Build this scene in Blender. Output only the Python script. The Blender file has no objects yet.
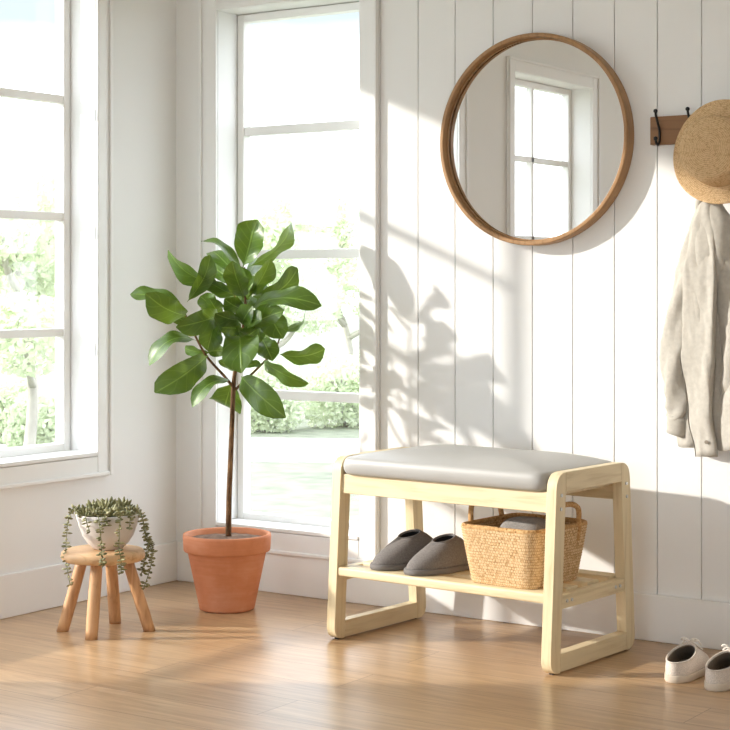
import bpy, bmesh, math, random
from mathutils import Vector, Matrix, noise
S = bpy.context.scene
COL = S.collection
R = math.radians

# ------------------------------------------------------------------ camera
F_PX, HOR, YAW, CX, CY, CZ = 1684.0, 285.0, R(34.075), 3.174, -3.720, 0.85
cam = bpy.data.cameras.new('camera')
cam.sensor_width = 36.0
cam.lens = F_PX / 730 * 36
cam.shift_y = -(365 - HOR) / 730
cam.clip_end = 200
co = bpy.data.objects.new('camera', cam)
COL.objects.link(co)
co.location = (CX, CY, CZ)
co.rotation_euler = (R(90), 0, YAW)
S.camera = co
FW = Vector((-math.sin(YAW), math.cos(YAW), 0)); RT = Vector((math.cos(YAW), math.sin(YAW), 0)); UP = Vector((0, 0, 1))
EYE = Vector((CX, CY, CZ))
def at(u, v, dep):
    """world point seen at photo pixel (u, v) at a distance dep along the view"""
    return EYE + FW * dep + RT * ((u - 365) / F_PX * dep) + UP * ((HOR - v) / F_PX * dep)

# ------------------------------------------------------------------ sky, sun, exposure
SKY_BRIGHT, SKY_BLUE = 4.5, 1.0
w = bpy.data.worlds.new('sky'); S.world = w; w.use_nodes = True
nt = w.node_tree; nt.nodes.clear()
def N(nt, t, **k):
    n = nt.nodes.new(t)
    for a, b in k.items(): setattr(n, a, b)
    return n
tc = N(nt, 'ShaderNodeTexCoord'); sep = N(nt, 'ShaderNodeSeparateXYZ'); nt.links.new(tc.outputs['Generated'], sep.inputs[0])
nz = N(nt, 'ShaderNodeTexNoise'); nz.inputs['Scale'].default_value = 5.0; nz.inputs['Detail'].default_value = 4
nt.links.new(tc.outputs['Generated'], nz.inputs['Vector'])
ad = N(nt, 'ShaderNodeMath', operation='MULTIPLY_ADD'); nt.links.new(nz.outputs['Fac'], ad.inputs[0]); ad.inputs[1].default_value = 0.05
nt.links.new(sep.outputs['Z'], ad.inputs[2])
rp = N(nt, 'ShaderNodeValToRGB'); nt.links.new(ad.outputs[0], rp.inputs[0])
e = rp.color_ramp.elements
e[0].position = 0.145; e[0].color = (0, 0, 0, 1)
e[1].position = 0.178; e[1].color = (1, 1, 1, 1)
for p_, c_ in ((0.26, 1), (0.34, 0)):
    x_ = e.new(p_); x_.color = (c_, c_, c_, 1)
bw = N(nt, 'ShaderNodeBackground'); bw.inputs[0].default_value = (0.90, 0.96, 1.03, 1); bw.inputs[1].default_value = SKY_BRIGHT
bb = N(nt, 'ShaderNodeBackground'); bb.inputs[0].default_value = (0.80, 0.93, 1.0, 1); bb.inputs[1].default_value = SKY_BLUE
mx = N(nt, 'ShaderNodeMixShader'); nt.links.new(rp.outputs[0], mx.inputs[0]); nt.links.new(bw.outputs[0], mx.inputs[1]); nt.links.new(bb.outputs[0], mx.inputs[2])
ow = N(nt, 'ShaderNodeOutputWorld'); nt.links.new(mx.outputs[0], ow.inputs[0])

SUN = Vector((1.55, 1.0, -0.66)).normalized()
sl = bpy.data.lights.new('sun', 'SUN'); sl.energy = 5.0; sl.angle = R(1.6); sl.color = (1.0, 0.945, 0.86)
so = bpy.data.objects.new('sun', sl); COL.objects.link(so); so.rotation_euler = SUN.to_track_quat('-Z', 'Y').to_euler(); so.location = (-4, -4, 5)
S.view_settings.view_transform = 'Standard'; S.view_settings.look = 'None'; S.view_settings.gamma = 1; S.view_settings.use_curve_mapping = False
S.view_settings.exposure = 0.2
S.cycles.use_denoising = True
S.cycles.diffuse_bounces = 8; S.cycles.max_bounces = 14; S.cycles.transparent_max_bounces = 16
S.cycles.sample_clamp_indirect = 6

# room: x 0..RX, y -RY..0, z 0..RZ ; wall thickness WT
RX, RY, RZ, WT = 4.4, 4.9, 2.5, 0.13
# openings: (lo, hi, sill z, head z)
W_LEFT = [(-0.79, -0.338, 0.385, 1.72), (-1.60, -0.79, 0.15, 1.86), (-2.69, -2.02, 0.385, 1.675)]
W_BACK = [(0.155, 0.645, 0.168, 1.627)]
W_RIGHT_FILL = [(-4.3, -3.2, 0.2, 1.7)]  # unseen opening, added to let in more ambient light
W_FRONT_FILL = [(0.8, 3.2, 0.2, 1.95)]  # unseen opening behind the camera, added as ambient fill
def portal(loc, rot, sx, sy):
    l = bpy.data.lights.new('window_portal', 'AREA'); l.shape = 'RECTANGLE'; l.size = sx; l.size_y = sy; l.cycles.is_portal = True
    o = bpy.data.objects.new('window_portal', l); COL.objects.link(o); o.location = loc; o.rotation_euler = rot
for a, b, z0, z1 in W_LEFT: portal((-WT, (a + b) / 2, (z0 + z1) / 2), (0, R(-90), 0), z1 - z0, b - a)
for a, b, z0, z1 in W_BACK: portal(((a + b) / 2, WT, (z0 + z1) / 2), (R(-90), 0, 0), b - a, z1 - z0)
for a, b, z0, z1 in W_RIGHT_FILL: portal((RX + WT, (a + b) / 2, (z0 + z1) / 2), (0, R(90), 0), z1 - z0, b - a)
for a, b, z0, z1 in W_FRONT_FILL: portal(((a + b) / 2, -RY - WT, (z0 + z1) / 2), (R(90), 0, 0), b - a, z1 - z0)

# ------------------------------------------------------------------ materials
def hexc(h):
    h = h.lstrip('#'); o = []
    for i in (0, 2, 4):
        c = int(h[i:i + 2], 16) / 255
        o.append(c / 12.92 if c <= 0.04045 else ((c + 0.055) / 1.055) ** 2.4)
    return (*o, 1.0)
def scl(c, k): return (min(c[0] * k, 1), min(c[1] * k, 1), min(c[2] * k, 1), 1)
def base_mat(name, rough=0.5, spec=0.5):
    m = bpy.data.materials.new(name); m.use_nodes = True
    b = m.node_tree.nodes['Principled BSDF']; b.inputs['Roughness'].default_value = rough
    b.inputs['Specular IOR Level'].default_value = spec
    return m, m.node_tree, b
def coords(nt, kind='Object', scale=(1, 1, 1)):
    t = N(nt, 'ShaderNodeTexCoord'); mp = N(nt, 'ShaderNodeMapping'); mp.inputs['Scale'].default_value = scale
    nt.links.new(t.outputs[kind], mp.inputs[0]); return mp.outputs[0]
def noise_tex(nt, vec, scale, detail=3, rough=.55, dist=0):
    n = N(nt, 'ShaderNodeTexNoise'); n.inputs['Scale'].default_value = scale; n.inputs['Detail'].default_value = detail
    n.inputs['Roughness'].default_value = rough; n.inputs['Distortion'].default_value = dist
    nt.links.new(vec, n.inputs['Vector']); return n.outputs['Fac']
def ramp(nt, fac, stops):
    r = N(nt, 'ShaderNodeValToRGB'); nt.links.new(fac, r.inputs[0]); el = r.color_ramp.elements
    el[0].position, el[0].color = stops[0]; el[1].position, el[1].color = stops[-1]
    for p, c in stops[1:-1]:
        q = el.new(p); q.color = c
    return r.outputs[0]
def bump(nt, b, height, strength, dist=0.002):
    n = N(nt, 'ShaderNodeBump'); n.inputs['Strength'].default_value = strength; n.inputs['Distance'].default_value = dist
    nt.links.new(height, n.inputs['Height']); nt.links.new(n.outputs[0], b.inputs['Normal']); return n
def plain(name, c, rough=.5, var=.06, scale=8, bmp=0, bscale=120, spec=.5, metal=0):
    m, nt, b = base_mat(name, rough, spec); v = coords(nt)
    b.inputs['Metallic'].default_value = metal
    nt.links.new(ramp(nt, noise_tex(nt, v, scale), [(.3, scl(c, 1 - var)), (.7, scl(c, 1 + var))]), b.inputs['Base Color'])
    if bmp: bump(nt, b, noise_tex(nt, v, bscale, 4), bmp)
    return m
def wood(name, c, dark, axis=0, rough=.45, stretch=14, scale=5, bmp=.15):
    """grain runs along local axis"""
    m, nt, b = base_mat(name, rough, .4)
    s = [stretch] * 3; s[axis] = 1.0
    v = coords(nt, 'Object', s)
    f = noise_tex(nt, v, scale, 6, .6, .6)
    nt.links.new(ramp(nt, f, [(.28, dark), (.5, c), (.75, scl(c, 1.08))]), b.inputs['Base Color'])
    bump(nt, b, f, bmp, .001); return m

M = {}
M['wall'] = plain('white_wall_paint', (.82, .82, .815, 1), .6, .01, 3)
M['trim'] = plain('white_trim_paint', (.84, .84, .835, 1), .4, .01, 3)
M['ceiling'] = plain('ceiling_paint', (.88, .88, .87, 1), .7, .01)
M['sash'] = plain('white_sash_paint', (.85, .85, .84, 1), .35, .01)

def floor_mat():
    m, nt, b = base_mat('oak_plank_floor', .28, .8)
    t = N(nt, 'ShaderNodeTexCoord'); mp = N(nt, 'ShaderNodeMapping'); mp.inputs['Location'].default_value = (.02, .115, 0)
    nt.links.new(t.outputs['Object'], mp.inputs[0])
    br = N(nt, 'ShaderNodeTexBrick'); br.offset = .37; br.offset_frequency = 2; br.squash = 1
    br.inputs['Scale'].default_value = 1; br.inputs['Mortar Size'].default_value = .0011; br.inputs['Mortar Smooth'].default_value = .3
    br.inputs['Brick Width'].default_value = 1.15; br.inputs['Row Height'].default_value = .138
    br.inputs['Color1'].default_value = (0, 0, 0, 1); br.inputs['Color2'].default_value = (1, 1, 1, 1); br.inputs['Bias'].default_value = 0
    br.inputs['Mortar'].default_value = (.5, .5, .5, 1)
    nt.links.new(mp.outputs[0], br.inputs['Vector'])
    g = N(nt, 'ShaderNodeMapping'); g.inputs['Scale'].default_value = (1, 16, 1)
    sh = N(nt, 'ShaderNodeVectorMath', operation='MULTIPLY_ADD'); nt.links.new(br.outputs['Color'], sh.inputs[0]); sh.inputs[1].default_value = (7, 3, 5)
    nt.links.new(t.outputs['Object'], sh.inputs[2]); nt.links.new(sh.outputs[0], g.inputs[0])
    grain = noise_tex(nt, g.outputs[0], 3.2, 7, .62, 1.2)
    c1 = ramp(nt, grain, [(.25, hexc('#9d7a55')), (.45, hexc('#b5936d')), (.6, hexc('#c4a37d')), (.8, hexc('#d0b28e'))])
    tone = ramp(nt, br.outputs['Color'], [(0, (.84, .82, .79, 1)), (1, (1.0, 1.0, 1.0, 1))])
    mu = N(nt, 'ShaderNodeMix', data_type='RGBA', blend_type='MULTIPLY'); mu.inputs[0].default_value = 1
    nt.links.new(c1, mu.inputs[6]); nt.links.new(tone, mu.inputs[7])
    mo = N(nt, 'ShaderNodeMix', data_type='RGBA'); nt.links.new(br.outputs['Fac'], mo.inputs[0]); nt.links.new(mu.outputs[2], mo.inputs[6]); mo.inputs[7].default_value = hexc('#7d5534')
    nt.links.new(mo.outputs[2], b.inputs['Base Color'])
    inv = N(nt, 'ShaderNodeMath', operation='MULTIPLY_ADD'); nt.links.new(br.outputs['Fac'], inv.inputs[0]); inv.inputs[1].default_value = -1
    gm = N(nt, 'ShaderNodeMath', operation='MULTIPLY'); nt.links.new(grain, gm.inputs[0]); gm.inputs[1].default_value = .25
    nt.links.new(gm.outputs[0], inv.inputs[2]); bump(nt, b, inv.outputs[0], .25, .002)
    return m
M['floor'] = floor_mat()

def glass_mat():
    m = bpy.data.materials.new('window_glass'); m.use_nodes = True; nt = m.node_tree; nt.nodes.clear()
    tr = N(nt, 'ShaderNodeBsdfTransparent'); gl = N(nt, 'ShaderNodeBsdfGlossy'); gl.inputs['Roughness'].default_value = .02
    mxs = N(nt, 'ShaderNodeMixShader'); mxs.inputs[0].default_value = .05
    o = N(nt, 'ShaderNodeOutputMaterial'); nt.links.new(tr.outputs[0], mxs.inputs[1]); nt.links.new(gl.outputs[0], mxs.inputs[2]); nt.links.new(mxs.outputs[0], o.inputs[0])
    return m
M['glass'] = glass_mat()
m, nt, b = base_mat('mirror_silver', .0, .5); b.inputs['Base Color'].default_value = (.90, .90, .89, 1); b.inputs['Metallic'].default_value = 1; M['mirror'] = m

BIRCH, BIRCHD = hexc('#ddcca8'), hexc('#cab58c')
M['birch_x'] = wood('pale_birch_lengthwise', BIRCH, BIRCHD, 0)
M['birch_y'] = wood('pale_birch_crosswise', BIRCH, BIRCHD, 1)
M['birch_z'] = wood('pale_birch_upright', BIRCH, BIRCHD, 2)
STO, STOD = hexc('#c99c72'), hexc('#a87a50')
M['stool_leg'] = wood('stool_leg_wood', STO, STOD, 2, .5)
M['stool_seat'] = wood('stool_seat_wood', hexc('#d4ad82'), hexc('#b88b60'), 0, .5)
M['mirror_wood'] = wood('mirror_frame_oak', hexc('#a37d55'), hexc('#82603c'), 2, .45)
M['rack_wood'] = wood('rack_walnut', hexc('#8a6443'), hexc('#6a4a2e'), 0, .5)
M['iron'] = plain('black_iron', (.02, .02, .022, 1), .45, .2, 30, metal=.6)
M['chrome'] = plain('steel_screw', (.62, .62, .62, 1), .3, .02, metal=1)
M['pad'] = plain('dark_foot_pad', (.05, .045, .04, 1), .8)

def leather():
    m, nt, b = base_mat('grey_leather', .42, .45); v = coords(nt)
    nt.links.new(ramp(nt, noise_tex(nt, v, 6), [(.3, hexc('#a5a4a1')), (.7, hexc('#acaba8'))]), b.inputs['Base Color'])
    vo = N(nt, 'ShaderNodeTexVoronoi'); vo.inputs['Scale'].default_value = 420; nt.links.new(v, vo.inputs['Vector'])
    bump(nt, b, vo.outputs['Distance'], .08, .0008); return m
M['leather'] = leather()
def weave(name, c1, c2, c3, su, sv, strength, rough=.8):
    """woven straw or rope laid out over the UV map: u around, v along the rows"""
    m, nt, b = base_mat(name, rough, .25)
    u = coords(nt, 'UV', (su, sv, 1))
    br = N(nt, 'ShaderNodeTexBrick'); br.inputs['Scale'].default_value = 1; br.inputs['Brick Width'].default_value = 1; br.inputs['Row Height'].default_value = 1
    br.inputs['Mortar Size'].default_value = .2; br.inputs['Mortar Smooth'].default_value = .9; br.offset = .5
    br.inputs['Color1'].default_value = (.25, .25, .25, 1); br.inputs['Color2'].default_value = (.75, .75, .75, 1); br.inputs['Mortar'].default_value = (0, 0, 0, 1)
    jt = N(nt, 'ShaderNodeTexNoise'); jt.inputs['Scale'].default_value = 55; jt.inputs['Detail'].default_value = 2; nt.links.new(coords(nt, 'Object'), jt.inputs['Vector'])
    ja = N(nt, 'ShaderNodeVectorMath', operation='MULTIPLY_ADD'); nt.links.new(jt.outputs['Color'], ja.inputs[0]); ja.inputs[1].default_value = (1.6, .9, 0); nt.links.new(u, ja.inputs[2])
    nt.links.new(ja.outputs[0], br.inputs['Vector'])
    n = noise_tex(nt, coords(nt, 'Object'), 160, 4)
    a = N(nt, 'ShaderNodeMath', operation='ADD'); nt.links.new(br.outputs['Color'], a.inputs[0]); nt.links.new(n, a.inputs[1])
    nt.links.new(ramp(nt, a.outputs[0], [(.35, c3), (.75, c2), (1.2 / 1.3, c1)]), b.inputs['Base Color'])
    iv = N(nt, 'ShaderNodeMath', operation='MULTIPLY_ADD'); nt.links.new(br.outputs['Fac'], iv.inputs[0]); iv.inputs[1].default_value = -1; nt.links.new(n, iv.inputs[2])
    bump(nt, b, iv.outputs[0], strength, .004); return m
M['basket'] = weave('seagrass_weave', hexc('#e0c298'), hexc('#cea97a'), hexc('#a27c52'), 116, 20, .45)
M['basket_rim'] = weave('seagrass_cord', hexc('#d2ad7c'), hexc('#c09664'), hexc('#936a3f'), 60, 3, .6)
M['straw'] = weave('plaited_straw', hexc('#e0c298'), hexc('#d0ae82'), hexc('#a37c52'), 170, 44, .4)
def felt(name, c, bscale=260, strength=.5, rough=.95):
    m, nt, b = base_mat(name, rough, .15); v = coords(nt)
    n = noise_tex(nt, v, bscale, 3, .7)
    nt.links.new(ramp(nt, n, [(.3, scl(c, .78)), (.7, scl(c, 1.2))]), b.inputs['Base Color'])
    b.inputs['Sheen Weight'].default_value = .15
    bump(nt, b, n, strength, .0015); return m
M['felt'] = felt('grey_felt', hexc('#77726f'))
M['felt_sole'] = plain('slipper_sole', hexc('#6f6a67'), .8, .05)
M['dark_lining'] = felt('black_lining', (.022, .020, .019, 1))
M['folded'] = felt('grey_cloth', hexc('#928d88'))
def linen():
    m, nt, b = base_mat('oatmeal_linen', .9, .15); v = coords(nt)
    w1 = N(nt, 'ShaderNodeTexWave', bands_direction='X'); w1.inputs['Scale'].default_value = 160; w1.inputs['Distortion'].default_value = 2
    w2 = N(nt, 'ShaderNodeTexWave', bands_direction='Z'); w2.inputs['Scale'].default_value = 160; w2.inputs['Distortion'].default_value = 2
    for q in (w1, w2): nt.links.new(v, q.inputs['Vector'])
    a = N(nt, 'ShaderNodeMath', operation='ADD'); nt.links.new(w1.outputs['Fac'], a.inputs[0]); nt.links.new(w2.outputs['Fac'], a.inputs[1])
    n = noise_tex(nt, v, 90, 5)
    nt.links.new(ramp(nt, n, [(.3, hexc('#b2ada4')), (.7, hexc('#c0bbb1'))]), b.inputs['Base Color'])
    b.inputs['Sheen Weight'].default_value = .2
    bump(nt, b, a.outputs[0], .25, .001); return m
M['linen'] = linen()
M['button'] = plain('bone_button', hexc('#8d8375'), .4)
M['canvas'] = felt('pale_canvas', hexc('#d6cbc1'), 420, .25)
M['canvas_in'] = felt('shoe_lining', hexc('#8a7a66'), 300, .2)
M['rubber'] = plain('cream_rubber', hexc('#cdbfae'), .6, .03)
M['lace'] = plain('white_cotton_lace', hexc('#e2dbd2'), .8)

def terracotta():
    m, nt, b = base_mat('terracotta', .75, .3); v = coords(nt); v2 = coords(nt, 'Object', (1, 1, 9))
    n1 = noise_tex(nt, v, 9, 5, .6); n2 = noise_tex(nt, v2, 12, 4)
    a = N(nt, 'ShaderNodeMath', operation='MULTIPLY_ADD'); nt.links.new(n2, a.inputs[0]); a.inputs[1].default_value = .35; nt.links.new(n1, a.inputs[2])
    nt.links.new(ramp(nt, a.outputs[0], [(.4, hexc('#bb7450')), (.65, hexc('#cb845e')), (.95, hexc('#d6997a'))]), b.inputs['Base Color'])
    bump(nt, b, noise_tex(nt, v, 150, 3), .12, .001); return m
M['terracotta'] = terracotta()
M['soil'] = plain('potting_soil', hexc('#7a6252'), 1, .45, 60, .9, 140)
def bark():
    m, nt, b = base_mat('brown_bark', .85, .2); v = coords(nt, 'Object', (1, 1, .3))
    n = noise_tex(nt, v, 110, 5)
    nt.links.new(ramp(nt, n, [(.35, hexc('#4a3626')), (.6, hexc('#7a5c40')), (.8, hexc('#9a7a58'))]), b.inputs['Base Color'])
    bump(nt, b, n, .6, .002); return m
M['bark'] = bark()
def leaf_mat(name, c1, c2, vein, under, trans=.35):
    m, nt, b = base_mat(name, .38, .5)
    uv = N(nt, 'ShaderNodeTexCoord'); sp = N(nt, 'ShaderNodeSeparateXYZ'); nt.links.new(uv.outputs['UV'], sp.inputs[0])
    # u runs across the leaf (.5 = midrib), v along it; side veins climb towards the edge
    ab = N(nt, 'ShaderNodeMath', operation='SUBTRACT'); nt.links.new(sp.outputs['X'], ab.inputs[0]); ab.inputs[1].default_value = .5
    aa = N(nt, 'ShaderNodeMath', operation='ABSOLUTE'); nt.links.new(ab.outputs[0], aa.inputs[0])
    k = N(nt, 'ShaderNodeMath', operation='MULTIPLY_ADD'); nt.links.new(aa.outputs[0], k.inputs[0]); k.inputs[1].default_value = -.55; nt.links.new(sp.outputs['Y'], k.inputs[2])
    k2 = N(nt, 'ShaderNodeMath', operation='MULTIPLY'); nt.links.new(k.outputs[0], k2.inputs[0]); k2.inputs[1].default_value = 5.5
    fr = N(nt, 'ShaderNodeMath', operation='PINGPONG'); nt.links.new(k2.outputs[0], fr.inputs[0]); fr.inputs[1].default_value = .5
    sv = N(nt, 'ShaderNodeMapRange'); nt.links.new(fr.outputs[0], sv.inputs[0]); sv.inputs[1].default_value = 0; sv.inputs[2].default_value = .09; sv.inputs[3].default_value = .3; sv.inputs[4].default_value = 0
    mv = N(nt, 'ShaderNodeMapRange'); nt.links.new(aa.outputs[0], mv.inputs[0]); mv.inputs[1].default_value = .008; mv.inputs[2].default_value = .03; mv.inputs[3].default_value = 1; mv.inputs[4].default_value = 0
    mm = N(nt, 'ShaderNodeMath', operation='MAXIMUM'); nt.links.new(sv.outputs[0], mm.inputs[0]); nt.links.new(mv.outputs[0], mm.inputs[1])
    gr = ramp(nt, noise_tex(nt, coords(nt, 'Object'), 14, 3), [(.3, c1), (.7, c2)])
    mc = N(nt, 'ShaderNodeMix', data_type='RGBA'); nt.links.new(mm.outputs[0], mc.inputs[0]); nt.links.new(gr, mc.inputs[6]); mc.inputs[7].default_value = vein
    ge = N(nt, 'ShaderNodeNewGeometry'); mu = N(nt, 'ShaderNodeMix', data_type='RGBA')
    nt.links.new(ge.outputs['Backfacing'], mu.inputs[0]); nt.links.new(mc.outputs[2], mu.inputs[6]); mu.inputs[7].default_value = under
    nt.links.new(mu.outputs[2], b.inputs['Base Color'])
    bump(nt, b, mm.outputs[0], .35, .002)
    tl = N(nt, 'ShaderNodeBsdfTranslucent'); tl.inputs[0].default_value = (.26, .38, .04, 1)
    ms = N(nt, 'ShaderNodeMixShader'); ms.inputs[0].default_value = trans
    out = nt.nodes['Material Output']; nt.links.new(b.outputs[0], ms.inputs[1]); nt.links.new(tl.outputs[0], ms.inputs[2]); nt.links.new(ms.outputs[0], out.inputs[0])
    return m
M['leaf'] = leaf_mat('fig_leaf', hexc('#324f14'), hexc('#50701c'), hexc('#7d9a45'), hexc('#5d7d38'), .16)
M['twig'] = plain('green_brown_twig', hexc('#5d4a30'), .7, .2, 40)
M['concrete'] = plain('white_concrete', hexc('#cfc8c2'), .8, .05, 25, .3, 140)
def succ():
    m, nt, b = base_mat('succulent_green', .5, .4)
    nt.links.new(ramp(nt, noise_tex(nt, coords(nt), 45, 3), [(.3, hexc('#565636')), (.48, hexc('#77754c')), (.62, hexc('#9d9970')), (.78, hexc('#bba88a'))]), b.inputs['Base Color']); return m
M['succulent'] = succ()
M['vine'] = plain('vine_stem', hexc('#6f7448'), .7)

def outdoor_leaf(name, c):
    m = bpy.data.materials.new(name); m.use_nodes = True; nt = m.node_tree; b = nt.nodes['Principled BSDF']; b.inputs['Roughness'].default_value = .6
    nt.links.new(ramp(nt, noise_tex(nt, coords(nt), 2.5, 3), [(.3, scl(c, .75)), (.7, scl(c, 1.25))]), b.inputs['Base Color'])
    tl = N(nt, 'ShaderNodeBsdfTranslucent'); tl.inputs[0].default_value = scl(c, 1.3); ms = N(nt, 'ShaderNodeMixShader'); ms.inputs[0].default_value = .45
    nt.links.new(b.outputs[0], ms.inputs[1]); nt.links.new(tl.outputs[0], ms.inputs[2]); nt.links.new(ms.outputs[0], nt.nodes['Material Output'].inputs[0]); return m
M['out_leaf'] = outdoor_leaf('pale_spring_leaves', (.58, .63, .47, 1))
M['out_bark'] = plain('pale_birch_bark', (.40, .37, .33, 1), .9, .2, 6)
M['lawn'] = plain('pale_lawn', (.185, .205, .150, 1), .95, .25, 9, .6, 60)
M['gravel'] = plain('pale_gravel', (.75, .74, .72, 1), .95, .1, 20)

# ------------------------------------------------------------------ builders
def link(name, bm, mat, parent=None, smooth=False, bevel=0, seg=2, sub=0):
    me = bpy.data.meshes.new(name); bm.to_mesh(me); bm.free()
    o = bpy.data.objects.new(name, me); COL.objects.link(o)
    for q in (mat if isinstance(mat, (list, tuple)) else [mat]): me.materials.append(M[q])
    if parent: o.parent = parent
    if smooth:
        for p in me.polygons: p.use_smooth = True
    if bevel:
        d = o.modifiers.new('edge', 'BEVEL'); d.width = bevel; d.segments = seg; d.limit_method = 'ANGLE'; d.angle_limit = R(35)
        for p in me.polygons: p.use_smooth = True
        d.harden_normals = True
    if sub:
        d = o.modifiers.new('soft', 'SUBSURF'); d.levels = sub; d.render_levels = sub
    return o
def tag(o, label=None, cat=None, group=None, kind=None):
    if label: o['label'] = label
    if cat: o['category'] = cat
    if group: o['group'] = group
    if kind: o['kind'] = kind
    return o
def thing(name, label, cat, loc=(0, 0, 0), rz=0, group=None):
    o = bpy.data.objects.new(name, None); COL.objects.link(o); o.location = loc; o.rotation_euler = (0, 0, rz); o.empty_display_size = .05
    return tag(o, label, cat, group)
def copy_tree(o, parent=None):
    c = o.copy(); COL.objects.link(c)
    if parent: c.parent = parent
    for ch in list(o.children): copy_tree(ch, c)
    return c
def box(bm, x0, x1, y0, y1, z0, z1):
    v = [bm.verts.new((x, y, z)) for x in (x0, x1) for y in (y0, y1) for z in (z0, z1)]
    for f in ((0, 1, 3, 2), (4, 6, 7, 5), (0, 4, 5, 1), (2, 3, 7, 6), (0, 2, 6, 4), (1, 5, 7, 3)): bm.faces.new([v[i] for i in f])
def prism(bm, pts, axis, a, b):
    """pts: 2D outline; extruded along axis from a to b"""
    def P(p, t):
        q = list(p); q.insert(axis, t); return q
    A = [bm.verts.new(P(p, a)) for p in pts]; B = [bm.verts.new(P(p, b)) for p in pts]
    n = len(pts); bm.faces.new(A); bm.faces.new(B[::-1])
    for i in range(n): bm.faces.new((A[i], B[i], B[(i + 1) % n], A[(i + 1) % n]))
    bmesh.ops.recalc_face_normals(bm, faces=bm.faces)
def tube(bm, pts, rad, seg=8, cap=True):
    pts = [Vector(p) for p in pts]; n = len(pts)
    if not isinstance(rad, (list, tuple)): rad = [rad] * n
    ref = None; rings = []
    for i, p in enumerate(pts):
        t = (pts[min(i + 1, n - 1)] - pts[max(i - 1, 0)]).normalized()
        if ref is None:
            ref = Vector((0, 0, 1)) if abs(t.z) < .9 else Vector((1, 0, 0))
        u = (ref - t * ref.dot(t)).normalized(); ref = u; w_ = t.cross(u)
        rings.append([bm.verts.new(p + (u * math.cos(a) + w_ * math.sin(a)) * rad[i]) for a in [2 * math.pi * k / seg for k in range(seg)]])
    for a, b in zip(rings, rings[1:]):
        for k in range(seg): bm.faces.new((a[k], a[(k + 1) % seg], b[(k + 1) % seg], b[k]))
    if cap:
        bm.faces.new(rings[0][::-1]); bm.faces.new(rings[-1])
def smooth_path(pts, n=6):
    """Catmull-Rom through the points"""
    P = [Vector(p) for p in pts]; out = []
    for i in range(len(P) - 1):
        a, b, c, d = P[max(i - 1, 0)], P[i], P[i + 1], P[min(i + 2, len(P) - 1)]
        for k in range(n):
            t = k / n
            out.append(.5 * ((2 * b) + (c - a) * t + (2 * a - 5 * b + 4 * c - d) * t * t + (3 * b - a - 3 * c + d) * t ** 3))
    out.append(P[-1]); return out
def lathe(bm, prof, seg=48, uv=False, wob=None):
    """prof: (r, z) list; r = 0 ends are closed to a point"""
    rings = []
    for i, (r, z) in enumerate(prof):
        if r < 1e-6: rings.append([bm.verts.new((0, 0, z))])
        else: rings.append([bm.verts.new((r * math.cos(a) * (1 + (wob(a, i) if wob else 0)), r * math.sin(a) * (1 + (wob(a, i) if wob else 0)), z)) for a in [2 * math.pi * k / seg for k in range(seg)]])
    lay = bm.loops.layers.uv.verify() if uv else None
    L = [0]
    for i in range(1, len(prof)): L.append(L[-1] + math.hypot(prof[i][0] - prof[i - 1][0], prof[i][1] - prof[i - 1][1]))
    for i, (a, b) in enumerate(zip(rings, rings[1:])):
        for k in range(seg):
            k2 = (k + 1) % seg; q = []
            for ring, j in ((a, i), (b, i + 1)):
                pass
            if len(a) == 1 and len(b) == 1: continue
            if len(a) == 1: vs, us = (a[0], b[k2], b[k]), ((k + .5, i), (k + 1, i + 1), (k, i + 1))
            elif len(b) == 1: vs, us = (a[k], a[k2], b[0]), ((k, i), (k + 1, i), (k + .5, i + 1))
            else: vs, us = (a[k], a[k2], b[k2], b[k]), ((k, i), (k + 1, i), (k + 1, i + 1), (k, i + 1))
            f = bm.faces.new(vs)
            if uv:
                for lp, (uu, ii) in zip(f.loops, us): lp[lay].uv = (uu / seg, L[ii] / L[-1])
    return rings
def loft(bm, rings, closed=True, uv=True, cap0=False, cap1=False):
    V = [[bm.verts.new(p) for p in r] for r in rings]; n = len(V[0]); lay = bm.loops.layers.uv.verify() if uv else None
    for i in range(len(V) - 1):
        for k in range(n if closed else n - 1):
            k2 = (k + 1) % n
            f = bm.faces.new((V[i][k], V[i][k2], V[i + 1][k2], V[i + 1][k]))
            if uv:
                for lp, q in zip(f.loops, ((k / n, i), ((k + 1) / n, i), ((k + 1) / n, i + 1), (k / n, i + 1))): lp[lay].uv = (q[0], q[1] / (len(V) - 1))
    if cap0: bm.faces.new(V[0][::-1])
    if cap1: bm.faces.new(V[-1])
    return V

# ------------------------------------------------------------------ room shell
def wall_with_openings(name, plane, lo, hi, openings, thick_to, z1=RZ, mat='wall'):
    """plane 'x' or 'y'; the inner face stands at coordinate thick_to[0], the outer at thick_to[1]"""
    bm = bmesh.new(); a, b = sorted(thick_to)
    def add(l, h, z0, z1_):
        if h - l < 1e-4 or z1_ - z0 < 1e-4: return
        if plane == 'x': box(bm, a, b, l, h, z0, z1_)
        else: box(bm, l, h, a, b, z0, z1_)
    cur = lo
    for l, h, s, t in sorted(openings):
        add(cur, l, 0, z1); add(l, h, 0, s); add(l, h, t, z1); cur = h
    add(cur, hi, 0, z1)
    return tag(link(name, bm, mat), kind='structure')
bm = bmesh.new(); box(bm, -WT, RX + WT, -RY - WT, WT, -.12, 0); tag(link('floor', bm, 'floor'), kind='structure')
bm = bmesh.new(); box(bm, -WT, RX + WT, -RY - WT, WT, RZ, RZ + .12); tag(link('ceiling', bm, 'ceiling'), kind='structure')
wall_with_openings('wall_left', 'x', -RY - WT, WT, W_LEFT, (0, -WT))
wall_with_openings('wall_right', 'x', -RY - WT, WT, W_RIGHT_FILL, (RX, RX + WT))
wall_with_openings('wall_front', 'y', 0, RX, W_FRONT_FILL, (-RY, -RY - WT))
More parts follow.
